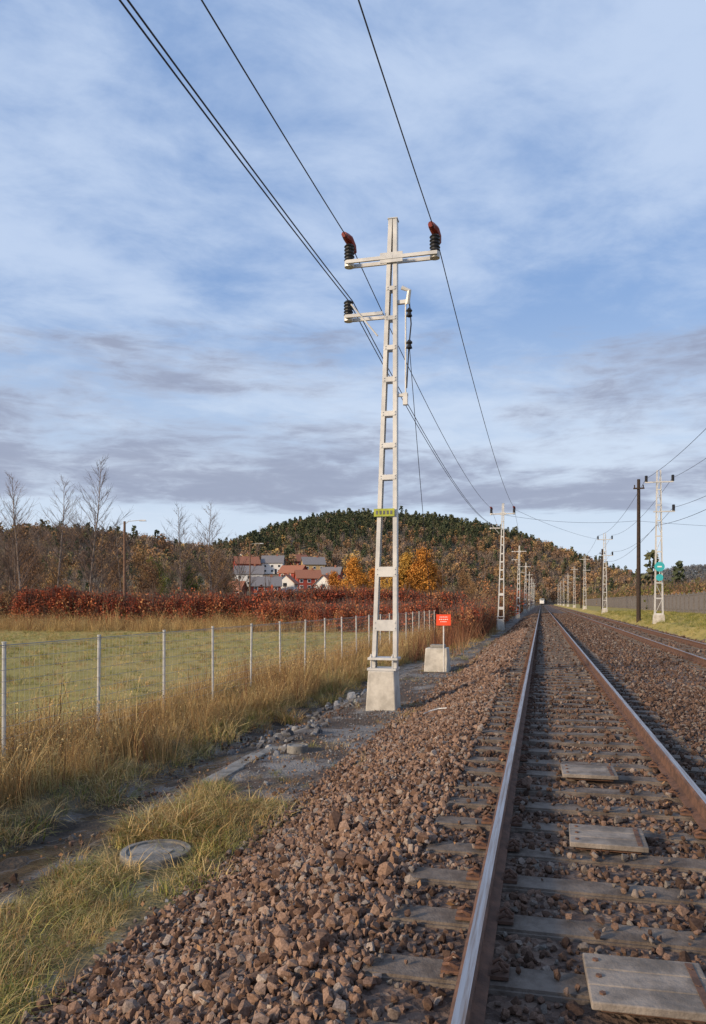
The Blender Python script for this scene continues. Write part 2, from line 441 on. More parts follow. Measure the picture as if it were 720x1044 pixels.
def manhole(x, y, r, h, name):
    z = float(H(x, y)); e = empty(name, (x, y, z)); n = 32
    prof = [(r, -.1), (r, h), (r*.98, h+.012), (r*.84, h+.012), (r*.82, h-.015), (0.001, h-.012)]
    mb = MB(); vs = []
    for a, c in prof:
        for k in range(n):
            t = 2*math.pi*k/n; vs.append((a*math.cos(t), a*math.sin(t), c))
    fs = [(i*n+k, i*n+(k+1) % n, (i+1)*n+(k+1) % n, (i+1)*n+k) for i in range(len(prof)-1) for k in range(n)]
    mb.v = vs; mb.f = fs; mb.mi = [0]*len(fs)
    mb.obj('ring', [M['concrete_old']], e)
    mb = MB(); mb.tube([(0, 0, h-.02), (0, 0, h-.002)], r*.78, 28); mb.box((r*.4, 0, h+.004), (.05, .12, .012)); mb.obj('lid', [M['concrete_old']], e)
manhole(-3.55, 6.6, .33, .07, 'manhole')
manhole(-3.78, 11.65, .17, .11, 'drain_cap')

# ---------------------------------------------------------------- masts
def insulator(mb, p, h, r, red=True):
    x, y, z = p
    pts = []; rad = []
    n = 5
    for i in range(n):
        z0 = z+h*i/n
        pts += [(x, y, z0), (x, y, z0+h/n*.3), (x, y, z0+h/n*.7)]; rad += [r*.8, r, r*.82]
    pts.append((x, y, z+h)); rad.append(r*.6)
    mb.tube(pts, rad, 12, 1)
    if red:
        mb.tube([(x-.05, y-.30, z+h+.10), (x-.04, y-.14, z+h+.12), (x, y, z+h+.10), (x+.04, y+.14, z+h+.02), (x+.05, y+.28, z+h-.06)], [.06, .085, .105, .085, .055], 8, 2)

def mast(x, y, main=False, top=9.92, gz=None, conc=.87):
    e = empty('power_line_mast', (x, y, gz))
    mb = MB(); mb.box((0, 0, conc/2-.15), (.70, .70, conc+.3), 0, top=(.58, .58)); mb.obj('concrete_foundation', [M['concrete']], e, bevel=.025)
    mb = MB(); z0 = conc
    mb.box((0, -.0, z0+.03), (.64, .5, .05)); mb.box((.02, 0, z0+.26), (.66, .46, .05))
    for sx in (-.24, .24):
        for sy in (-.19, .19):
            mb.tube([(sx, sy, z0), (sx, sy, z0+.36)], .018, 6)
            mb.tube([(sx, sy, z0+.28), (sx, sy, z0+.32)], .035, 6)
    def lx(t): return -.21+(.17+.21)*t
    def rx(t): return .27+(.0)*t
    dep = .18
    for fx, side in ((lx, -1), (rx, 1)):
        b0 = fx(0); b1 = fx(1)
        for sy in (-1, 1):
            mb.beam((b0, sy*dep/2, z0+.05), (b1, sy*dep/2, z0+top), .088, .012)
        mb.beam((b0+side*.040, 0, z0+.05), (b1+side*.040, 0, z0+top-.01), .010, dep-.014)
    for v, hgt in ((.99, .24), (2.17, .22), (3.47, .13), (4.25, .11), (4.95, .11), (5.65, .11), (6.4, .11), (7.1, .10), (7.75, .09), (8.4, .09)):
        t = v/top
        a, c = lx(t), rx(t)
        for sy in (-1, 1):
            mb.box(((a+c)/2, sy*(dep/2+.009), z0+v), (c-a+.05, .008, hgt))
            for xx in (a, c):
                for dz in (-hgt*.25, hgt*.25):
                    mb.tube([(xx, sy*(dep/2+.012), z0+v+dz), (xx, sy*(dep/2+.028), z0+v+dz)], .013, 6)
    mb.box(((lx(1)+rx(1))/2, 0, z0+top+.01), (.22, .22, .02))
    mb.obj('lattice_steel', [M['steel']], e)
    mb = MB(); za = z0+9.06
    mb.box((-.30, -.13, za), (1.05, .05, .075)); mb.box((.72, -.13, za), (.98, .05, .075)); mb.box((.2, -.13, za-.005), (.5, .03, .22))
    mb.box((-.3, .13, za), (1.05, .05, .075)); mb.box((.72, .13, za), (.98, .05, .075))
    for sx in (-.78, 1.14): mb.tube([(sx, 0, za-.07), (sx, 0, za+.06)], .11, 12)
    zb = z0+7.85
    mb.box((-.42, -.13, zb), (.85, .05, .07)); mb.box((-.42, .13, zb), (.85, .05, .07))
    mb.tube([(-.8, 0, zb-.07), (-.8, 0, zb+.05)], .10, 12)
    mb.tube([(-.70, -.16, zb+.25), (-.1, -.16, zb-.5)], .02, 6)
    if main:
        mb.box((.42, 0, z0+8.1), (.34, .08, .08)); mb.tube([(.5, -.02, z0+8.15), (.5, -.02, z0+5.9)], .018, 6)
        mb.box((.42, -.02, z0+6.05), (.26, .06, .06)); mb.tube([(.55, -.08, z0+8.02), (.60, -.15, z0+8.28), (.44, -.15, z0+8.36)], .05, 8)
        mb.box((.5, -.06, z0+5.95), (.10, .1, .26))
        mb.box((.56, 0, z0+7.2), (.16, .05, .05))
    mb.obj('cross_arms', [M['steel'], M['black']], e)
    mb = MB()
    insulator(mb, (-.78, 0, za+.06), .38, .12); insulator(mb, (1.14, 0, za+.06), .38, .12)
    insulator(mb, (-.8, 0, zb+.05), .34, .11, False)
    if main:
        for zz in (7.75, 7.05):
            mb.tube([(.58, -.02, z0+zz), (.58, -.02, z0+zz+.02), (.58, -.02, z0+zz+.1), (.58, -.02, z0+zz+.14), (.58, -.02, z0+zz+.2)], [.03, .07, .04, .07, .03], 10, 1)
        mb.tube([(.58, -.02, z0+8.1), (.62, -.02, z0+7.6), (.57, -.02, z0+7.1), (.52, -.02, z0+6.2)], .016, 6, 1)
    mb.obj('insulators', [M['steel'], M['black'], M['red']], e, smooth=False)
    if main:
        mb = MB(); mb.box((.04, -.135, z0+3.47), (.46, .012, .17), 0)
        for k in range(5): mb.box((-.12+k*.08, -.143, z0+3.47), (.045, .006, .08), 1)
        mb.obj('number_sign', [M['yellowgreen'], M['steel_dark']], e)
    return e
MX = -3.39
ym = [-33.4, 16.6, 66.6, 116.6, 166.6, 216.6, 266.6, 316.6, 366.6]
for yv in ym:
    mast(MX, yv, main=(yv == 16.6), gz=-.70)
def wires(name, spans, r, sag=.9):
    mb = MB()
    for line in spans:
        pts = []
        for i in range(len(line)-1):
            a = Vector(line[i]); c = Vector(line[i+1]); n = 24 if i < 3 else 8
            for k in range(n):
                t = k/n; p = a.lerp(c, t); p.z -= 4*sag*t*(1-t); pts.append(p)
        pts.append(Vector(line[-1]))
        mb.tube(pts, r, 5)
    return mb.obj(name, [M['wire']])
zt = .17
wires('overhead_wire', [[(MX-.78, yv, zt+9.06+.52) for yv in ym]], .012)
wires('overhead_wire', [[(MX+1.14, yv, zt+9.06+.52) for yv in ym]], .012)
wires('overhead_wire', [[(MX-.80, yv, zt+7.85+.40) for yv in ym], [(MX-.70, yv, zt+7.85+.37) for yv in ym]], .012, .95)
mb = MB()
a = Vector((MX+.58, 16.6, zt+7.1)); c = Vector((-3.6, 26.7, .2))
mb.tube([a.lerp(c, t/16)-Vector((0, 0, 4*.35*(t/16)*(1-t/16))) for t in range(17)], .008, 5)
mb.obj('stay_cable', [M['wire']])

fx, fy = -3.53, 26.7; fz = float(H(fx, fy))
mb = MB(); mb.box((fx, fy, fz+.32), (.86, .8, .95), 0, top=(.74, .7)); mb.box((fx+.02, fy, fz+.85), (.5, .4, .12), 1)
mb.obj('concrete_foundation_block', [M['concrete'], M['concrete_old']], bevel=.02)
e = empty('warning_sign', (fx+.28, fy-.5, fz))
mb = MB(); mb.tube([(0, 0, 0), (0, 0, 1.75)], .025, 8); mb.obj('post', [M['steel']], e)
mb = MB(); mb.box((0, -.035, 1.78), (.50, .015, .38), 0)
mb.obj('panel', [M['signred']], e)
mb = MB()
for r_, w in ((1.88, .28), (1.80, .32), (1.72, .22)):
    for k in range(5): mb.box((-w/2+w*(k+.5)/5, -.046, r_), (w/8, .005, .026))
mb.obj('lettering', [M['white']], e)

def rmast(x, y, top, gz):
    e = empty('power_line_mast', (x, y, gz))
    mb = MB(); mb.box((0, 0, .1), (.8, .8, .7), 0, top=(.7, .7)); mb.obj('concrete_foundation', [M['concrete']], e)
    mb = MB()
    for sx in (-1, 1):
        for sy in (-1, 1):
            mb.beam((sx*.28, sy*.2, .4), (sx*.12, sy*.12, top), .07, .07)
    n = 9
    for k in range(n):
        z = .5+(top-.8)*k/n; z2 = .5+(top-.8)*(k+1)/n
        w = .28-.16*z/top; w2 = .28-.16*z2/top
        mb.box((0, -.2, z), (2*w, .02, .10))
        s = 1 if k % 2 else -1
        mb.tube([(s*w, -.18, z), (-s*w2, -.18, z2)], .02, 4)
    mb.box((0, -.2, top-.9), (2.0, .08, .09)); mb.box((.35, -.2, top-3.1), (1.5, .08, .09))
    mb.obj('lattice_steel', [M['steel']], e)
    mb = MB()
    for px_, pz in ((-.9, top-.85), (.95, top-.85), (1.0, top-3.05)): insulator(mb, (px_, -.2, pz), .45, .12, False)
    mb.obj('insulators', [M['steel'], M['black'], M['red']], e)
    return e
ry = [10.8, 60.8, 110.8, 160.8, 210.8, 260.8, 310.8, 360.8, 410.8]
for i, yv in enumerate(ry):
    rmast(8.5, yv, (10.9 if i != 1 else 11.2), .3)
e = empty('round_cyan_sign', (8.5, 60.4, .3))
mb = MB(); mb.tube([(0, 0, 4.0), (0, -.03, 4.0)], .36, 20); mb.tube([(0, 0, 3.2), (0, -.03, 3.2)], .26, 20); mb.obj('discs', [M['cyan']], e)
mb = MB(); mb.box((0, -.04, 4.0), (.3, .01, .1)); mb.obj('text_bar', [M['white']], e)
mb = MB(); mb.tube([(0, 0, 2.9), (0, 0, 4.5)], .02, 6); mb.obj('bracket', [M['steel']], e)
wires('overhead_wire', [[(7.6, yv, 10.9) for yv in ry], [(9.45, yv, 10.9) for yv in ry]], .014, 1.0)
wires('overhead_wire', [[(9.5, yv, 8.7) for yv in ry], [(8.3, yv, 7.4) for yv in ry]], .014, 1.0)
wires('overhead_wire', [[(MX+1.14, 66.6, 9.6), (8.5, 110.8, 10.2)], [(MX, 66.6, 9.2), (8.3, 73, 9.0), (40, 95, 9.5)]], .012, .4)
def woodpole(x, y, gz, h, r, arm=True):
    e = empty('wooden_utility_pole', (x, y, gz))
    mb = MB(); mb.tube([(0, 0, -.5), (0, 0, h*.5), (0, 0, h)], [r, r*.85, r*.7], 10); mb.obj('pole', [M['wood']], e)
    mb = MB(); mb.box((0, -r, h-.8), (.9, .1, .12)); mb.tube([(-.35, -r, h-.75), (-.35, -r, h-.5)], .05, 8); mb.tube([(.35, -r, h-.75), (.35, -r, h-.5)], .05, 8)
    mb.obj('crossarm', [M['wood']], e)
woodpole(8.1, 69.5, .3, 11.9, .19)
woodpole(9.6, 130, .3, 10, .2)
woodpole(9.2, 190, .3, 10, .2)

# ---------------------------------------------------------------- fence
e = empty('mesh_fence')
mb = MB(); mw = MB()
fyv = [9.85+2.5*k for k in range(-6, 20)]
FX = -7.8
for yv in fyv:
    z = float(H(FX, yv)); dx = random.uniform(-.03, .03)
    mb.tube([(FX, yv, z-.3), (FX+dx, yv, 1.06)], .03, 8); mb.tube([(FX+dx, yv, 1.06), (FX+dx, yv, 1.08)], .036, 8)
mb.obj('posts', [M['fencepost']], e)
for a in range(len(fyv)-1):
    y0, y1 = fyv[a], fyv[a+1]
    yv = y0+.05
    while yv < y1-.02:
        mw.beam((FX+.05, yv, -.72), (FX+.05, yv, 1.02), .0022, .0022); yv += .12
for i, zz in enumerate(np.arange(-.70, 1.03, .17)):
    mw.box((FX+.055, (fyv[0]+fyv[-1])/2, float(zz)), (.006, fyv[-1]-fyv[0], .006))
mw.box((FX+.05, (fyv[0]+fyv[-1])/2, 1.03), (.014, fyv[-1]-fyv[0], .014))
mw.obj('mesh', [M['fencewire']], e)

mb = MB(); yv = 40
while yv < 330:
    z = float(H(17, yv))
    hgt = 2.35+.05*random.random()
    mb.box((17.5, yv+1.45, z+hgt/2), (.06, 2.86, hgt)); mb.box((17.4, yv, z+1.25), (.18, .18, 2.6)); mb.box((17.42, yv+1.45, z+hgt-.1), (.06, 2.8, .1)); mb.box((17.42, yv+1.45, z+.5), (.06, 2.8, .1)); yv += 3
mb.obj('plank_fence', [M['noisewall']])

# ---------------------------------------------------------------- grass
def tuft(name, mat, n, h, w, spread, droop, seed, heads=False):
    r = np.random.default_rng(seed); mb = MB()
    for i in range(n):
        a = r.uniform(0, 6.28); rr = spread*math.sqrt(r.random()); bx, by = rr*math.cos(a), rr*math.sin(a)
        a2 = a+r.normal(0, .8); hh = h*r.uniform(.4, 1.1); dr = droop*hh*r.uniform(.2, 1.3)
        px, py = -math.sin(a2+r.normal(0, .6)), math.cos(a2)
        L = math.hypot(px, py)+1e-6; px /= L; py /= L
        vs = []; K = 4
        for k in range(K):
            t = k/(K-1); x = bx+math.cos(a2)*dr*t*t; y = by+math.sin(a2)*dr*t*t; z = hh*(t-.35*droop*t*t*t)
            ww = w*(1-t*.85)
            vs += [(x-px*ww, y-py*ww, z), (x+px*ww, y+py*ww, z)]
        mb.add(vs, [(2*k, 2*k+1, 2*k+3, 2*k+2) for k in range(K-1)])
        if heads and r.random() < .3:
            c = np.array([x, y, z]); mb.leaves(c+r.normal(0, .016, (5, 3))*np.array([1, 1, 2.5]), .022)
    return mb.mesh(name, [mat])
T_straw = [tuft('straw%d' % i, M['g_straw'], 22, .85, .0036, .18, .55, 50+i, True) for i in range(5)]
T_short = [tuft('short%d' % i, M['g_green'], 28, .18, .0030, .12, 1.2, 60+i) for i in range(4)]
T_short2 = [tuft('shorts%d' % i, M['g_straw'], 26, .22, .0030, .13, 1.3, 70+i) for i in range(3)]
T_red = [tuft('weed%d' % i, M['g_red'], 9, .95, .005, .12, .25, 80+i, True) for i in range(3)]
def grass_sc(name, x0, x1, y0, y1, n, sc, meshes, keep=None, seed=1, probs=None):
    r = np.random.default_rng(seed); x = r.uniform(x0, x1, n); y = r.uniform(y0, y1, n)
    if keep is not None:
        k = keep(x, y, r); x = x[k]; y = y[k]
    n = len(x); z = H(x, y)-.02
    rot = np.stack([r.normal(0, .2, n), r.normal(0, .2, n), r.uniform(0, 6.28, n)], 1)
    s = sc*np.exp(r.normal(0, .25, n))*(.55+.95*fbm(x*.8, y*.8, seed+3))
    idx = r.choice(len(meshes), n, p=probs)
    return scatter(name, np.stack([x, y, z], 1), rot, s, idx, meshes)
def k_fence(x, y, r):
    edge = -5.7-1.4*(fbm(x*.3, y*.45, 21)-.35)
    return (x < edge) & (fbm(x*.8, y*.8, 22) > .45)
PSR = [.168]*5+[.16/3]*3
grass_sc('tall_dry_grass', -8.8, -5.2, 3, 22, 3000, .76, T_straw+T_red, k_fence, 31, PSR)
grass_sc('tall_dry_grass', -9, -5.4, 20, 60, 2600, .82, T_straw+T_red, k_fence, 32, PSR)
grass_sc('verge_grass', -9, -5.2, 3, 40, 6200, 1.2, T_short[:2]+T_short2, lambda x, y, r: x < -5.0-1.2*fbm(x, y, 5), 33)
PF = [.13]*4+[.16]*3
grass_sc('foreground_grass', -4.6, -2.6, 2.6, 9.2, 5000, .80, T_short+T_short2, lambda x, y, r: (x < -2.85-.5*fbm(x*2, y*1.2, 44)+.18*r.normal(size=len(x))) & (fbm(x*1.4, y*1.1, 46) > .40) & (np.hypot(x+3.55, y-6.6) > .42) & ~((np.abs(x+3.3) < .22) & (np.abs(y-5.95) < .4)) & (x > -4.6+.8*fbm(x, y*1.5, 45)) & (y < 8.0+1.8*fbm(x*1.3, y*.5, 91)), 34, PF)
grass_sc('verge_grass', -4.3, -2.4, 9, 70, 900, .7, T_short[:2]+T_short2, lambda x, y, r: (fbm(x*1.2, y*.6, 49) > .54) & (np.hypot(x+3.78, y-11.65) > .4), 35)
grass_sc('verge_grass', -6, -3.2, 32, 75, 2200, 1.5, T_short[:1]+T_short2+T_red, lambda x, y, r: r.random(len(x)) < np.clip((y-28)/20, 0, 1)*np.clip((-3.4-x)/1.2, 0, 1), 36)
grass_sc('field_grass', -60, -8.2, 8, 75, 9000, 1.2, T_short+T_short2, lambda x, y, r: x > -.95*y-4, 37)
grass_sc('field_reeds', -55, -12, 56, 73, 3400, 1.35, T_straw+T_red, lambda x, y, r: (SP*x*-1+CP*y > 66-8*fbm(x*.1, y*.1, 3)), 38, [.18]*5+[.10/3]*3)
grass_sc('verge_grass', 7.7, 17, 25, 120, 4500, 1.3, T_short, None, 39)
# fallen leaves
mb = MB(); nl = 900
lx_ = R.uniform(-6, 1.1, nl); ly_ = R.uniform(2.5, 18, nl); kk = ~on_rail(lx_) & ((lx_ < -.9) | (R.random(nl) < .25)); lx_ = lx_[kk]; ly_ = ly_[kk]
mb.leaves(np.stack([lx_, ly_, H(lx_, ly_)+.045], 1), .045)
mb.obj('fallen_leaves', [M['l_brown']])

# ---------------------------------------------------------------- trees
def bare_tree(h, seed, twig=1.0, bark='birch', leafmat=None, leafn=0, leafs=.2, spread=.42, low=.2):
    rr = random.Random(seed); mb = MB(); ends = []
    def seg(p, d, L, r0, r1, n, wob):
        pts = [p.copy()]; rad = [r0]
        for k in range(n):
            d = (d+Vector((rr.gauss(0, wob), rr.gauss(0, wob), rr.gauss(0, wob*.5)+.05))).normalized()
            p = p+d*(L/n); pts.append(p.copy()); rad.append(r0+(r1-r0)*(k+1)/n)
        return pts, rad, d
    tr, rad, d = seg(Vector((0, 0, -.2)), Vector((rr.gauss(0, .03), rr.gauss(0, .03), 1)), h, h*.0085, h*.001, 12, .035)
    mb.tube(tr, rad, 7, 0)
    nb = int(h*2.6)
    for i in range(nb):
        t = low+(1-low)*(i+rr.random())/nb; k = min(int(t*12), 11); f = t*12-k
        p = tr[k].lerp(tr[k+1], f); r0 = (rad[k]*(1-f)+rad[k+1]*f)*.45
        a = rr.uniform(0, 6.28); up = rr.uniform(.7, 1.7)
        L = h*spread*(1.05-t)*rr.uniform(.6, 1.1)+.5
        b, br, _ = seg(p, Vector((math.cos(a), math.sin(a), up)).normalized(), L, max(r0, .014), .009, 6, .09)
        mb.tube(b, br, 4, 1)
        for j in range(int((4+L*3.5)*twig)):
            q = rr.uniform(.15, 1)*6; kk = min(int(q), 5); p2 = b[kk].lerp(b[kk+1], q-kk)
            a2 = a+rr.gauss(0, .9)
            c, cr, _ = seg(p2, Vector((math.cos(a2), math.sin(a2), rr.uniform(.3, 1.6))).normalized(), L*rr.uniform(.2, .45)+.25, .011, .006, 3, .15)
            mb.tube(c, cr, 3, 1); ends.append(c[-1]); ends.append(c[1])
    mats = [M[bark], M['bark']]
    if leafmat:
        mats.append(M[leafmat])
        E = np.array([tuple(x) for x in ends]); c = E[R.integers(0, len(E), leafn)]+R.normal(0, leafs*1.3, (leafn, 3))
        mb.leaves(c, leafs, 2)
    return mb.mesh('tree%d' % seed, mats)
def plant(name, me, s, t, sc=1., z=None):
    x, y = at(s, t); ob = bpy.data.objects.new(name, me); scene.collection.objects.link(ob)
    ob.location = (x, y, float(H(x, y)) if z is None else z); ob.scale = (sc,)*3; ob.rotation_euler[2] = random.uniform(0, 6.28); return ob
B = [bare_tree(17, 101, 1., spread=.42), bare_tree(16, 102, 1.1, spread=.40), bare_tree(14, 103, 1.2, spread=.38)]
for s, t, k, sc in ((-37, 85, 0, 1.0), (-37, 95, 1, 1.12), (-28.2, 82, 0, 1.04), (-41.5, 90, 1, .85), (-20.8, 92, 2, 1.0), (-19.2, 102, 2, 1.1), (-17.4, 96, 1, .75), (-33, 100, 2, .95), (-31, 92, 2, .8), (-44, 98, 0, .9), (-25, 110, 1, .8), (-39, 88, 2, .9), (-27, 90, 1, .75), (-16, 108, 2, .85), (9.2, 78, 2, .42)):
    plant('bare_tree', B[k], s, t, sc)
Br = [bare_tree(9, 111, 1.1, 'bark', 'l_brown', 4500, .2, .5, .1), bare_tree(8, 112, 1.1, 'bark', 'l_brown', 3500, .2, .55, .08), bare_tree(9, 113, 1., 'bark', 'l_green', 4500, .2, .45, .1)]
for s, t, k, sc in ((-29, 105, 0, 1.0), (-26, 98, 1, .9), (-23, 108, 2, .8), (-20, 112, 0, 1.05), (-35, 112, 0, .9), (-40, 105, 1, 1.0), (-46, 110, 0, 1.1), (-17.5, 104, 1, .8), (-50, 118, 0, 1.2), (-31, 120, 2, 1.0), (22, 150, 0, .9), (27, 170, 1, .9), (17, 160, 0, 1.), (-26, 150, 1, .9), (-31, 190, 1, .8), (-5, 180, 1, .75)):
    plant('autumn_tree', Br[k], s, t, sc)
Or = [bare_tree(10, 121, 1.0, 'bark', 'l_orange', 9000, .28, .42, .1), bare_tree(10, 122, 1.0, 'bark', 'l_orange', 9000, .28, .5, .1)]
for s, t, k, sc in ((1, 140, 0, 1.0), (4, 152, 1, .9), (9.0, 150, 1, 1.15), (12.5, 148, 0, 1.2), (15.5, 155, 1, 1.0), (-3, 150, 0, .8), (-2, 190, 1, .8), (20, 190, 0, 1.0), (-15, 240, 0, .6)):
    plant('autumn_tree', Or[k], s, t, sc)

def clump(name, mat, n, rad, size, seed):
    r = np.random.default_rng(seed); mb = MB()
    p = r.normal(size=(n, 3)); p /= np.linalg.norm(p, axis=1)[:, None]; p *= rad*r.random((n, 1))**.5; mb.leaves(p, size)
    for k in range(5):
        a = r.normal(0, .35, 3); mb.tube([(0, 0, -rad), tuple(a*rad), (a[0]*1.6*rad, a[1]*1.6*rad, rad*1.3)], .008, 3, 1)
    return mb.mesh(name, [mat, M['bark']])
CH = [clump('hc%d' % i, M['l_hedge'], 80, .6, .15, 200+i) for i in range(4)]
def hedge(name, s0, s1, t0, t1, hmax, n, meshes, seed, sc=1., world=False):
    r = np.random.default_rng(seed); s = r.uniform(s0, s1, n); t = r.uniform(t0, t1, n)
    if world: x, y = s, t
    else: x = s*CP-t*SP; y = s*SP+t*CP
    hh = hmax*(.6+.7*fbm(s*.28, t*.28, seed)); z = H(x, y)+hh*r.random(n)**.8
    rot = r.uniform(-.3, .3, (n, 3)); rot[:, 2] = r.uniform(0, 6.28, n)
    return scatter(name, np.stack([x, y, z], 1), rot, sc*np.exp(r.normal(0, .25, n)), r.integers(0, len(meshes), n), meshes)
hedge('beech_hedge', -33, 11, 74, 78, 3.1, 4000, CH, 301)
hedge('beech_hedge', -24, -8.8, 62, 74, 2.0, 2200, CH, 302, .8, True)
CB = [clump('bc%d' % i, M['l_brown'], 70, .6, .16, 220+i) for i in range(3)]
hedge('brown_shrubs', -60, -30, 80, 90, 3.2, 1500, CB+CH[:1], 303)
hedge('brown_shrubs', -30, 18, 84, 100, 2.4, 1800, CB+CH[:1], 304)
hedge('roadside_shrubs', -6.6, -4.6, 50, 110, 2.0, 1300, CH+CB[:2], 305, .8, True)
hedge('roadside_shrubs', -8.8, -5.2, 110, 420, 4.5, 2200, CB+CH[:1], 306, 1.6, True)
CG = [clump('gc%d' % i, M['l_green'], 80, .6, .15, 240+i) for i in range(2)]
hedge('roadside_shrubs', 18.5, 24, 60, 400, 3.6, 2600, CB+CG, 307, 1.5, True)

# ---------------------------------------------------------------- hills
def prof(pts, t, sub):
    return [(p[0]-360)/780*t for p in pts], [(614-p[1])/780*t+CAMZ-sub for p in pts]
LS, LH = prof([(-200, 560), (-80, 545), (0, 538), (40, 532), (90, 535), (160, 546), (235, 558), (300, 580), (360, 612), (400, 640)], 470, 7)
MS, MH = prof([(120, 640), (190, 580), (235, 553), (260, 545), (300, 531), (345, 523), (400, 524), (450, 528), (500, 538), (540, 551), (575, 568), (592, 580), (620, 594), (680, 625), (760, 640)], 900, 9)
RS, RH = prof([(560, 640), (600, 602), (625, 594), (650, 587), (690, 578), (720, 576), (800, 570), (1000, 590), (1200, 640)], 1300, 8)
def HH(s, t):
    s = np.asarray(s, float); t = np.asarray(t, float)
    a = np.interp(s, LS, LH)*sm((t-330)/140)*(1-.8*sm((t-500)/200))
    b_ = np.interp(s, MS, MH)*sm((t-470)/430)**1.1*(1-.8*sm((t-930)/300))
    c_ = np.interp(s, RS, RH)*sm((t-800)/500)*(1-.6*sm((t-1330)/300))
    v = 23*sm((t-150)/290)*sm((60-s)/60)
    return np.maximum.reduce([a, b_, c_, v])-2.2+2.5*(fbm(s*.02, t*.02, 71)-.5)*sm((t-150)/100)
sg = np.arange(-760, 1300, 20.); tg = np.arange(130, 1700, 20.)
S, T = np.meshgrid(sg, tg)
Zh = HH(S, T); n1 = len(sg)
mb = MB(); mb.v = list(zip((S*CP-T*SP).ravel().tolist(), (S*SP+T*CP).ravel().tolist(), Zh.ravel().tolist()))
for j in range(len(tg)-1):
    for i in range(n1-1):
        a = j*n1+i
        mb.f.append((a, a+1, a+n1+1, a+n1)); mb.mi.append(0)
M['forest'] = simple('forest_floor', (.19, .14, .095), (.12, .105, .06), .95, 0, .03)
mb.obj('hills', [M['forest']], smooth=True)

def far_tree(kind, seed):
    r = np.random.default_rng(seed); mb = MB(); n = 120
    mb.tube([(0, 0, -1), (0, 0, 6)], [.25, .12], 4, 1)
    if kind == 'pine':
        z = r.uniform(2, 10, n); rad = 2.3*(1-(z-2)/9.2)**.6*r.uniform(.3, 1, n)
        a = r.uniform(0, 6.28, n); p = np.stack([rad*np.cos(a), rad*np.sin(a), z], 1); mb.leaves(p, 1.2)
        mat = M['f_pine']
    elif kind == 'bare':
        p = r.normal(size=(80, 3)); p /= np.linalg.norm(p, axis=1)[:, None]; p *= r.random((80, 1))**.4*np.array([2.3, 2.3, 3.6]); p[:, 2] += 5; mb.leaves(p, .55)
        for k in range(10):
            a = r.uniform(0, 6.28); mb.tube([(0, 0, r.uniform(1, 5)), (1.6*math.cos(a), 1.6*math.sin(a), r.uniform(5, 9))], .07, 3, 0)
        mat = M['f_bare']
    else:
        p = r.normal(size=(n, 3)); p /= np.linalg.norm(p, axis=1)[:, None]; p *= r.random((n, 1))**.4*np.array([2.8, 2.8, 3.3]); p[:, 2] += 4.8; mb.leaves(p, 1.1)
        mat = M['f_autumn'] if kind == 'autumn' else M['f_blue']
    return mb.mesh('far_%s%d' % (kind, seed), [mat, M['bark']])
FT = [far_tree('pine', 1), far_tree('pine', 2), far_tree('pine', 3), far_tree('autumn', 4), far_tree('autumn', 5), far_tree('bare', 6), far_tree('bare', 7)]
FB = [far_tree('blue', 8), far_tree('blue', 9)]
def forest(name, s0, s1, t0, t1, n, sc, pine, seed, meshes=FT, keep=None):
    r = np.random.default_rng(seed); s = r.uniform(s0, s1, n); t = r.uniform(t0, t1, n); z = HH(s, t)
    k = z > 0
    if keep is not None: k &= keep(s, t, z)
    s, t, z = s[k], t[k], z[k]; n = len(s)
    if meshes is FT:
        pp = pine(s, t, z); u = r.random(n)
        idx = np.where(u < pp, r.integers(0, 3, n), np.where(r.random(n) < .5, r.integers(3, 5, n), r.integers(5, 7, n)))
    else: idx = r.integers(0, len(meshes), n)
    rot = np.zeros((n, 3)); rot[:, 2] = r.uniform(0, 6.28, n)
    return scatter(name, np.stack([s*CP-t*SP, s*SP+t*CP, z], 1), rot, sc*np.exp(r.normal(0, .2, n)), idx, meshes)
forest('hill_forest', -260, 330, 520, 960, 9500, 1.0, lambda s, t, z: np.clip((z-28-.08*s)/45, .12, .88)*(.5+1.0*(fbm(s*.02, t*.02, 5) > .45)).clip(0, 1), 401)
forest('hill_forest', -330, 20, 340, 520, 3000, .85, lambda s, t, z: np.clip((z-30)/50, .08, .35), 402)
HOUSES = [('wooden_house', -27, 236, 9, 7, 4.4, 2.6, 'red', 'rgrey', .15), ('wooden_house', -22.5, 290, 9, 7, 4.6, 2.6, 'red', 'rtile', -.4), ('wooden_house', -38, 280, 10, 8, 4.8, 2.8, 'white', 'rgrey', .1),
          ('wooden_house', -15.5, 262, 8, 7, 4.5, 2.6, 'red', 'rtile', .2), ('wooden_house', -8.5, 240, 6, 6, 4.2, 2.8, 'white', 'rtile', 1.3), ('wooden_house', -21, 244, 5.5, 6, 4.2, 2.6, 'white', 'rtile', 1.4),
          ('wooden_house', -46, 330, 10, 8, 5, 3, 'red', 'rtile', .3), ('wooden_house', -17, 325, 9, 8, 5, 3, 'yel', 'rgrey', .2), ('wooden_house', -35, 335, 9, 8, 5, 3, 'white', 'rgrey', 0),
          ('wooden_house', -36.5, 232, 7, 6, 3.8, 2.4, 'red', 'rtile', -.2), ('wooden_house', -26, 355, 9, 7, 5, 3, 'red', 'rtile', .5), ('wooden_house', -8, 290, 7, 6, 4, 2.5, 'red', 'rgrey', -.2), ('wooden_house', -52, 372, 9, 7, 5, 3, 'white', 'rtile', 1.1)]
def vk(s, t, z):
    k = np.ones(len(s), bool)
    for h in HOUSES:
        d = h[2]
        k &= ~((np.abs(s/t-h[1]/d)*d < 5) & (t < d+6) & (t > d-50))
    return k
forest('valley_trees', -150, 70, 190, 390, 1500, .5, lambda s, t, z: .15*np.ones_like(s), 403, FT, vk)
forest('valley_trees', 20, 130, 330, 560, 900, .8, lambda s, t, z: .1*np.ones_like(s), 404, FT)
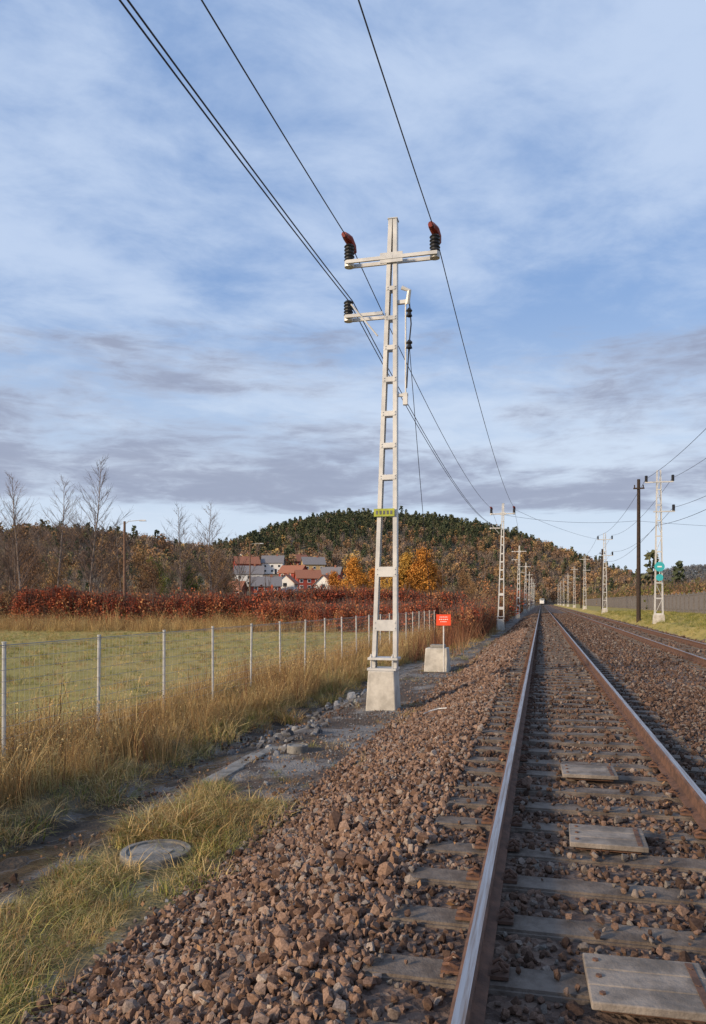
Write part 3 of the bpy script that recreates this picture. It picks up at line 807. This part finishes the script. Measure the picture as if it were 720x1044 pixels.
forest('distant_forest', 380, 1100, 800, 1340, 5500, 1.2, None, 405, FB)
r = np.random.default_rng(9); n = 900
x = r.uniform(26, 190, n); y = r.uniform(180, 600, n)
rot = np.zeros((n, 3)); rot[:, 2] = r.uniform(0, 6.28, n)
scatter('valley_trees', np.stack([x, y, np.full(n, .2)], 1), rot, .7*np.exp(r.normal(0, .25, n)), r.choice(7, n, p=[.1, .1, .1, .2, .2, .15, .15]), FT)
n = 500; x = r.uniform(-60, -10, n); y = r.uniform(360, 620, n); rot = np.zeros((n, 3)); rot[:, 2] = r.uniform(0, 6.28, n)
scatter('valley_trees', np.stack([x, y, np.full(n, -1.)], 1), rot, .75*np.exp(r.normal(0, .25, n)), r.integers(3, 7, n), FT)

# ---------------------------------------------------------------- houses
HM = {'red': simple('red_house_paint', (.40, .075, .05), (.30, .055, .04), .9), 'white': simple('white_house_paint', (.76, .75, .72), (.66, .65, .62), .8), 'yel': simple('ochre_house_paint', (.55, .38, .18), (.46, .32, .15), .9),
      'rgrey': simple('grey_roof', (.24, .22, .22), (.16, .155, .16), .8), 'rtile': simple('tile_roof', (.37, .15, .09), (.24, .11, .07), .85)}
def house(name, s, t, w, d, h, rh, wall, roof, rz):
    x, y = at(s, t); z = float(HH(s, t)); e = empty(name, (x, y, z-.3), rz+PSI)
    mb = MB(); mb.box((0, 0, h/2), (w, d, h)); mb.add([(-w/2, -d/2, h), (-w/2, d/2, h), (-w/2, 0, h+rh-.1), (w/2, -d/2, h), (w/2, d/2, h), (w/2, 0, h+rh-.1)], [(0, 1, 2), (3, 5, 4)])
    mb.obj('walls', [HM[wall]], e)
    mb = MB(); o = .5
    for sy in (-1, 1):
        a = (sy*(d/2+o), h-rh*o/(d/2)); c = (0, h+rh)
        vs = [(-w/2-o, a[0], a[1]), (w/2+o, a[0], a[1]), (w/2+o, 0, c[1]), (-w/2-o, 0, c[1])]
        mb.add(vs+[(v[0], v[1], v[2]+.2) for v in vs], [(0, 1, 2, 3), (4, 7, 6, 5), (0, 4, 5, 1), (1, 5, 6, 2), (2, 6, 7, 3), (3, 7, 4, 0)])
    mb.obj('roof', [HM[roof]], e)
    mb = MB(); mb.box((w*.2, 0, h+rh), (.7, .7, 1.6)); mb.obj('chimney', [HM['rtile']], e)
    for sy in (-1, 1):
        mb = MB(); mg = MB()
        for fl in range(2):
            for k in range(3):
                xx = -w/2+w*(k+.5)/3; zz = 1.3+fl*2.1
                mb.box((xx, sy*(d/2+.02), zz), (1.2, .06, 1.2)); mg.box((xx, sy*(d/2+.06), zz), (.9, .06, .9))
        mb.obj('window_frames', [M['white']], e); mg.obj('windows', [M['glass']], e)
    mb = MB()
    for sx in (-1, 1): mb.box((sx*(w/2+.02), 0, h-.6), (.06, 1.2, 1.2)); mb.box((sx*(w/2+.02), -1.5, 1.5), (.06, 1.0, 1.1)); mb.box((sx*(w/2+.02), 1.5, 1.5), (.06, 1.0, 1.1))
    mb.box((w*.17, -(d/2+.1), 1.05), (.9, .05, 2.1))
    mb.obj('gable_windows_and_door', [M['glass']], e)
for a in HOUSES: house(*a)

def lamp(s, t, h, arm):
    x, y = at(s, t); z = float(H(x, y)); e = empty('street_lamp', (x, y, z), PSI)
    mb = MB(); mb.tube([(0, 0, -.3), (0, 0, h)], [.16, .11], 10); mb.obj('wooden_pole', [M['woodpole']], e)
    mb = MB(); mb.tube([(0, 0, h-.3), (.4, 0, h+.0), (arm, 0, h+.1)], .035, 6); mb.box((arm+.3, 0, h+.08), (.7, .25, .14), top=(.5, .15)); mb.obj('arm_and_head', [M['steel']], e)
lamp(-22.4, 75, 10.4, 1.5); lamp(-20.2, 150, 14, 2)

e = empty('train', (.46, 520, .17))
mb = MB(); mb.box((0, 20, 2.1), (2.9, 40, 3.3)); mb.box((0, -.4, 1.6), (2.7, .8, 2.2)); mb.obj('body', [M['white']], e, bevel=.2)
mb = MB(); mb.box((0, -.05, 3.05), (2.3, .1, .8)); mb.obj('windscreen', [M['glass']], e)
mb = MB(); mb.box((0, 18, .4), (2.5, 36, .6)); mb.obj('bogies', [M['steel_dark']], e)

# ---------------------------------------------------------------- world
SUN_EL, SUN_AZ = 18, 226
w = bpy.data.worlds.new('World'); scene.world = w; w.use_nodes = True
wt = NT(w.node_tree); wt.n.clear()
out = wt.new('ShaderNodeOutputWorld')
sky = wt.new('ShaderNodeTexSky'); sky.sky_type = 'NISHITA'; sky.sun_disc = False
sky.sun_elevation = math.radians(SUN_EL); sky.sun_rotation = math.radians(SUN_AZ); sky.air_density = 1.0; sky.dust_density = .4; sky.ozone_density = 1.2
bg1 = wt.new('ShaderNodeBackground'); wt.l.new(sky.outputs[0], bg1.inputs[0]); bg1.inputs[1].default_value = .15
bgb = wt.new('ShaderNodeBackground'); bgb.inputs[0].default_value = (.18, .35, .72, 1)
tc = wt.new('ShaderNodeTexCoord'); sx = wt.new('ShaderNodeSeparateXYZ'); wt.l.new(tc.outputs['Generated'], sx.inputs[0])
x_, y_, z_ = sx.outputs
def mixs(f, a, b_):
    n = wt.new('ShaderNodeMixShader'); wt.setin(n.inputs[0], f); wt.l.new(a, n.inputs[1]); wt.l.new(b_, n.inputs[2]); return n.outputs[0]
base = mixs(.7, bg1.outputs[0], bgb.outputs[0])
zc = wt.m('MAXIMUM', z_, 0.)
den = wt.m('ADD', zc, .10)
cx_ = wt.m('DIVIDE', x_, den); cy_ = wt.m('DIVIDE', y_, den)
def comb(a, b_, c_):
    n = wt.new('ShaderNodeCombineXYZ'); wt.setin(n.inputs[0], a); wt.setin(n.inputs[1], b_); wt.setin(n.inputs[2], c_); return n.outputs[0]
ua = wt.m('ADD', wt.m('MULTIPLY', cx_, .85), wt.m('MULTIPLY', cy_, .5)); ub = wt.m('SUBTRACT', wt.m('MULTIPLY', cy_, .85), wt.m('MULTIPLY', cx_, .5))
n1 = wt.noise(comb(wt.m('MULTIPLY', ua, .75), wt.m('MULTIPLY', ub, .85), 3.1), 1.0, 7, .55, .5)
n2 = wt.noise(comb(wt.m('MULTIPLY', ua, 1.3), wt.m('MULTIPLY', ub, 1.6), 7.7), 2.6, 6, .62, .3)
cir = wt.m('ADD', wt.m('MULTIPLY', n1, .68), wt.m('MULTIPLY', n2, .32))
m1 = wt.mr(cir, .40, .61, .12, .9)
bgc = wt.new('ShaderNodeBackground'); bgc.inputs[0].default_value = (.56, .68, .89, 1)
l1 = mixs(m1, base, bgc.outputs[0])
bgh = wt.new('ShaderNodeBackground'); bgh.inputs[0].default_value = (.70, .80, .92, 1)
l2 = mixs(wt.mr(z_, .42, .02, 0, .88), l1, bgh.outputs[0])
az = wt.m('ARCTAN2', x_, y_)
n3 = wt.noise(comb(wt.m('MULTIPLY', az, 2.6), wt.m('MULTIPLY', z_, 11.), 4.6), 1.0, 7, .6, .35)
n4 = wt.noise(comb(wt.m('MULTIPLY', az, 12), wt.m('MULTIPLY', z_, 55.), 5.3), 1.0, 5, .62, .4)
nn = wt.m('ADD', wt.m('MULTIPLY', n3, .68), wt.m('MULTIPLY', n4, .32))
band = wt.m('MULTIPLY', wt.mr(z_, .06, .14), wt.mr(z_, .42, .28))
thr = wt.mr(band, 0, 1, .82, .39, False)
m3 = wt.m('MULTIPLY', wt.mr(wt.m('SUBTRACT', nn, thr), 0.0, .17), .85)
bgs = wt.new('ShaderNodeBackground'); wt.setin(bgs.inputs[0], wt.mix(wt.mr(nn, .42, .60), (.47, .53, .67), (.31, .35, .48)))
l3 = mixs(m3, l2, bgs.outputs[0])
wt.l.new(l3, out.inputs[0])

sd = bpy.data.lights.new('sun', 'SUN'); sd.energy = 4.7; sd.angle = math.radians(8); sd.color = (1, .79, .55)
so = bpy.data.objects.new('sun', sd); scene.collection.objects.link(so)
azr = math.radians(SUN_AZ); el = math.radians(SUN_EL)
dirv = Vector((math.sin(azr)*math.cos(el), math.cos(azr)*math.cos(el), math.sin(el)))
so.rotation_euler = dirv.to_track_quat('Z', 'Y').to_euler()

cd = bpy.data.cameras.new('camera'); cam = bpy.data.objects.new('camera', cd); scene.collection.objects.link(cam)
cam.location = (0, 0, CAMZ); cam.rotation_euler = (math.pi/2, 0, PSI)
cd.sensor_fit = 'HORIZONTAL'; cd.sensor_width = 36; cd.lens = 39; cd.shift_y = 92/720; cd.clip_end = 12000; cd.clip_start = .05
scene.camera = cam
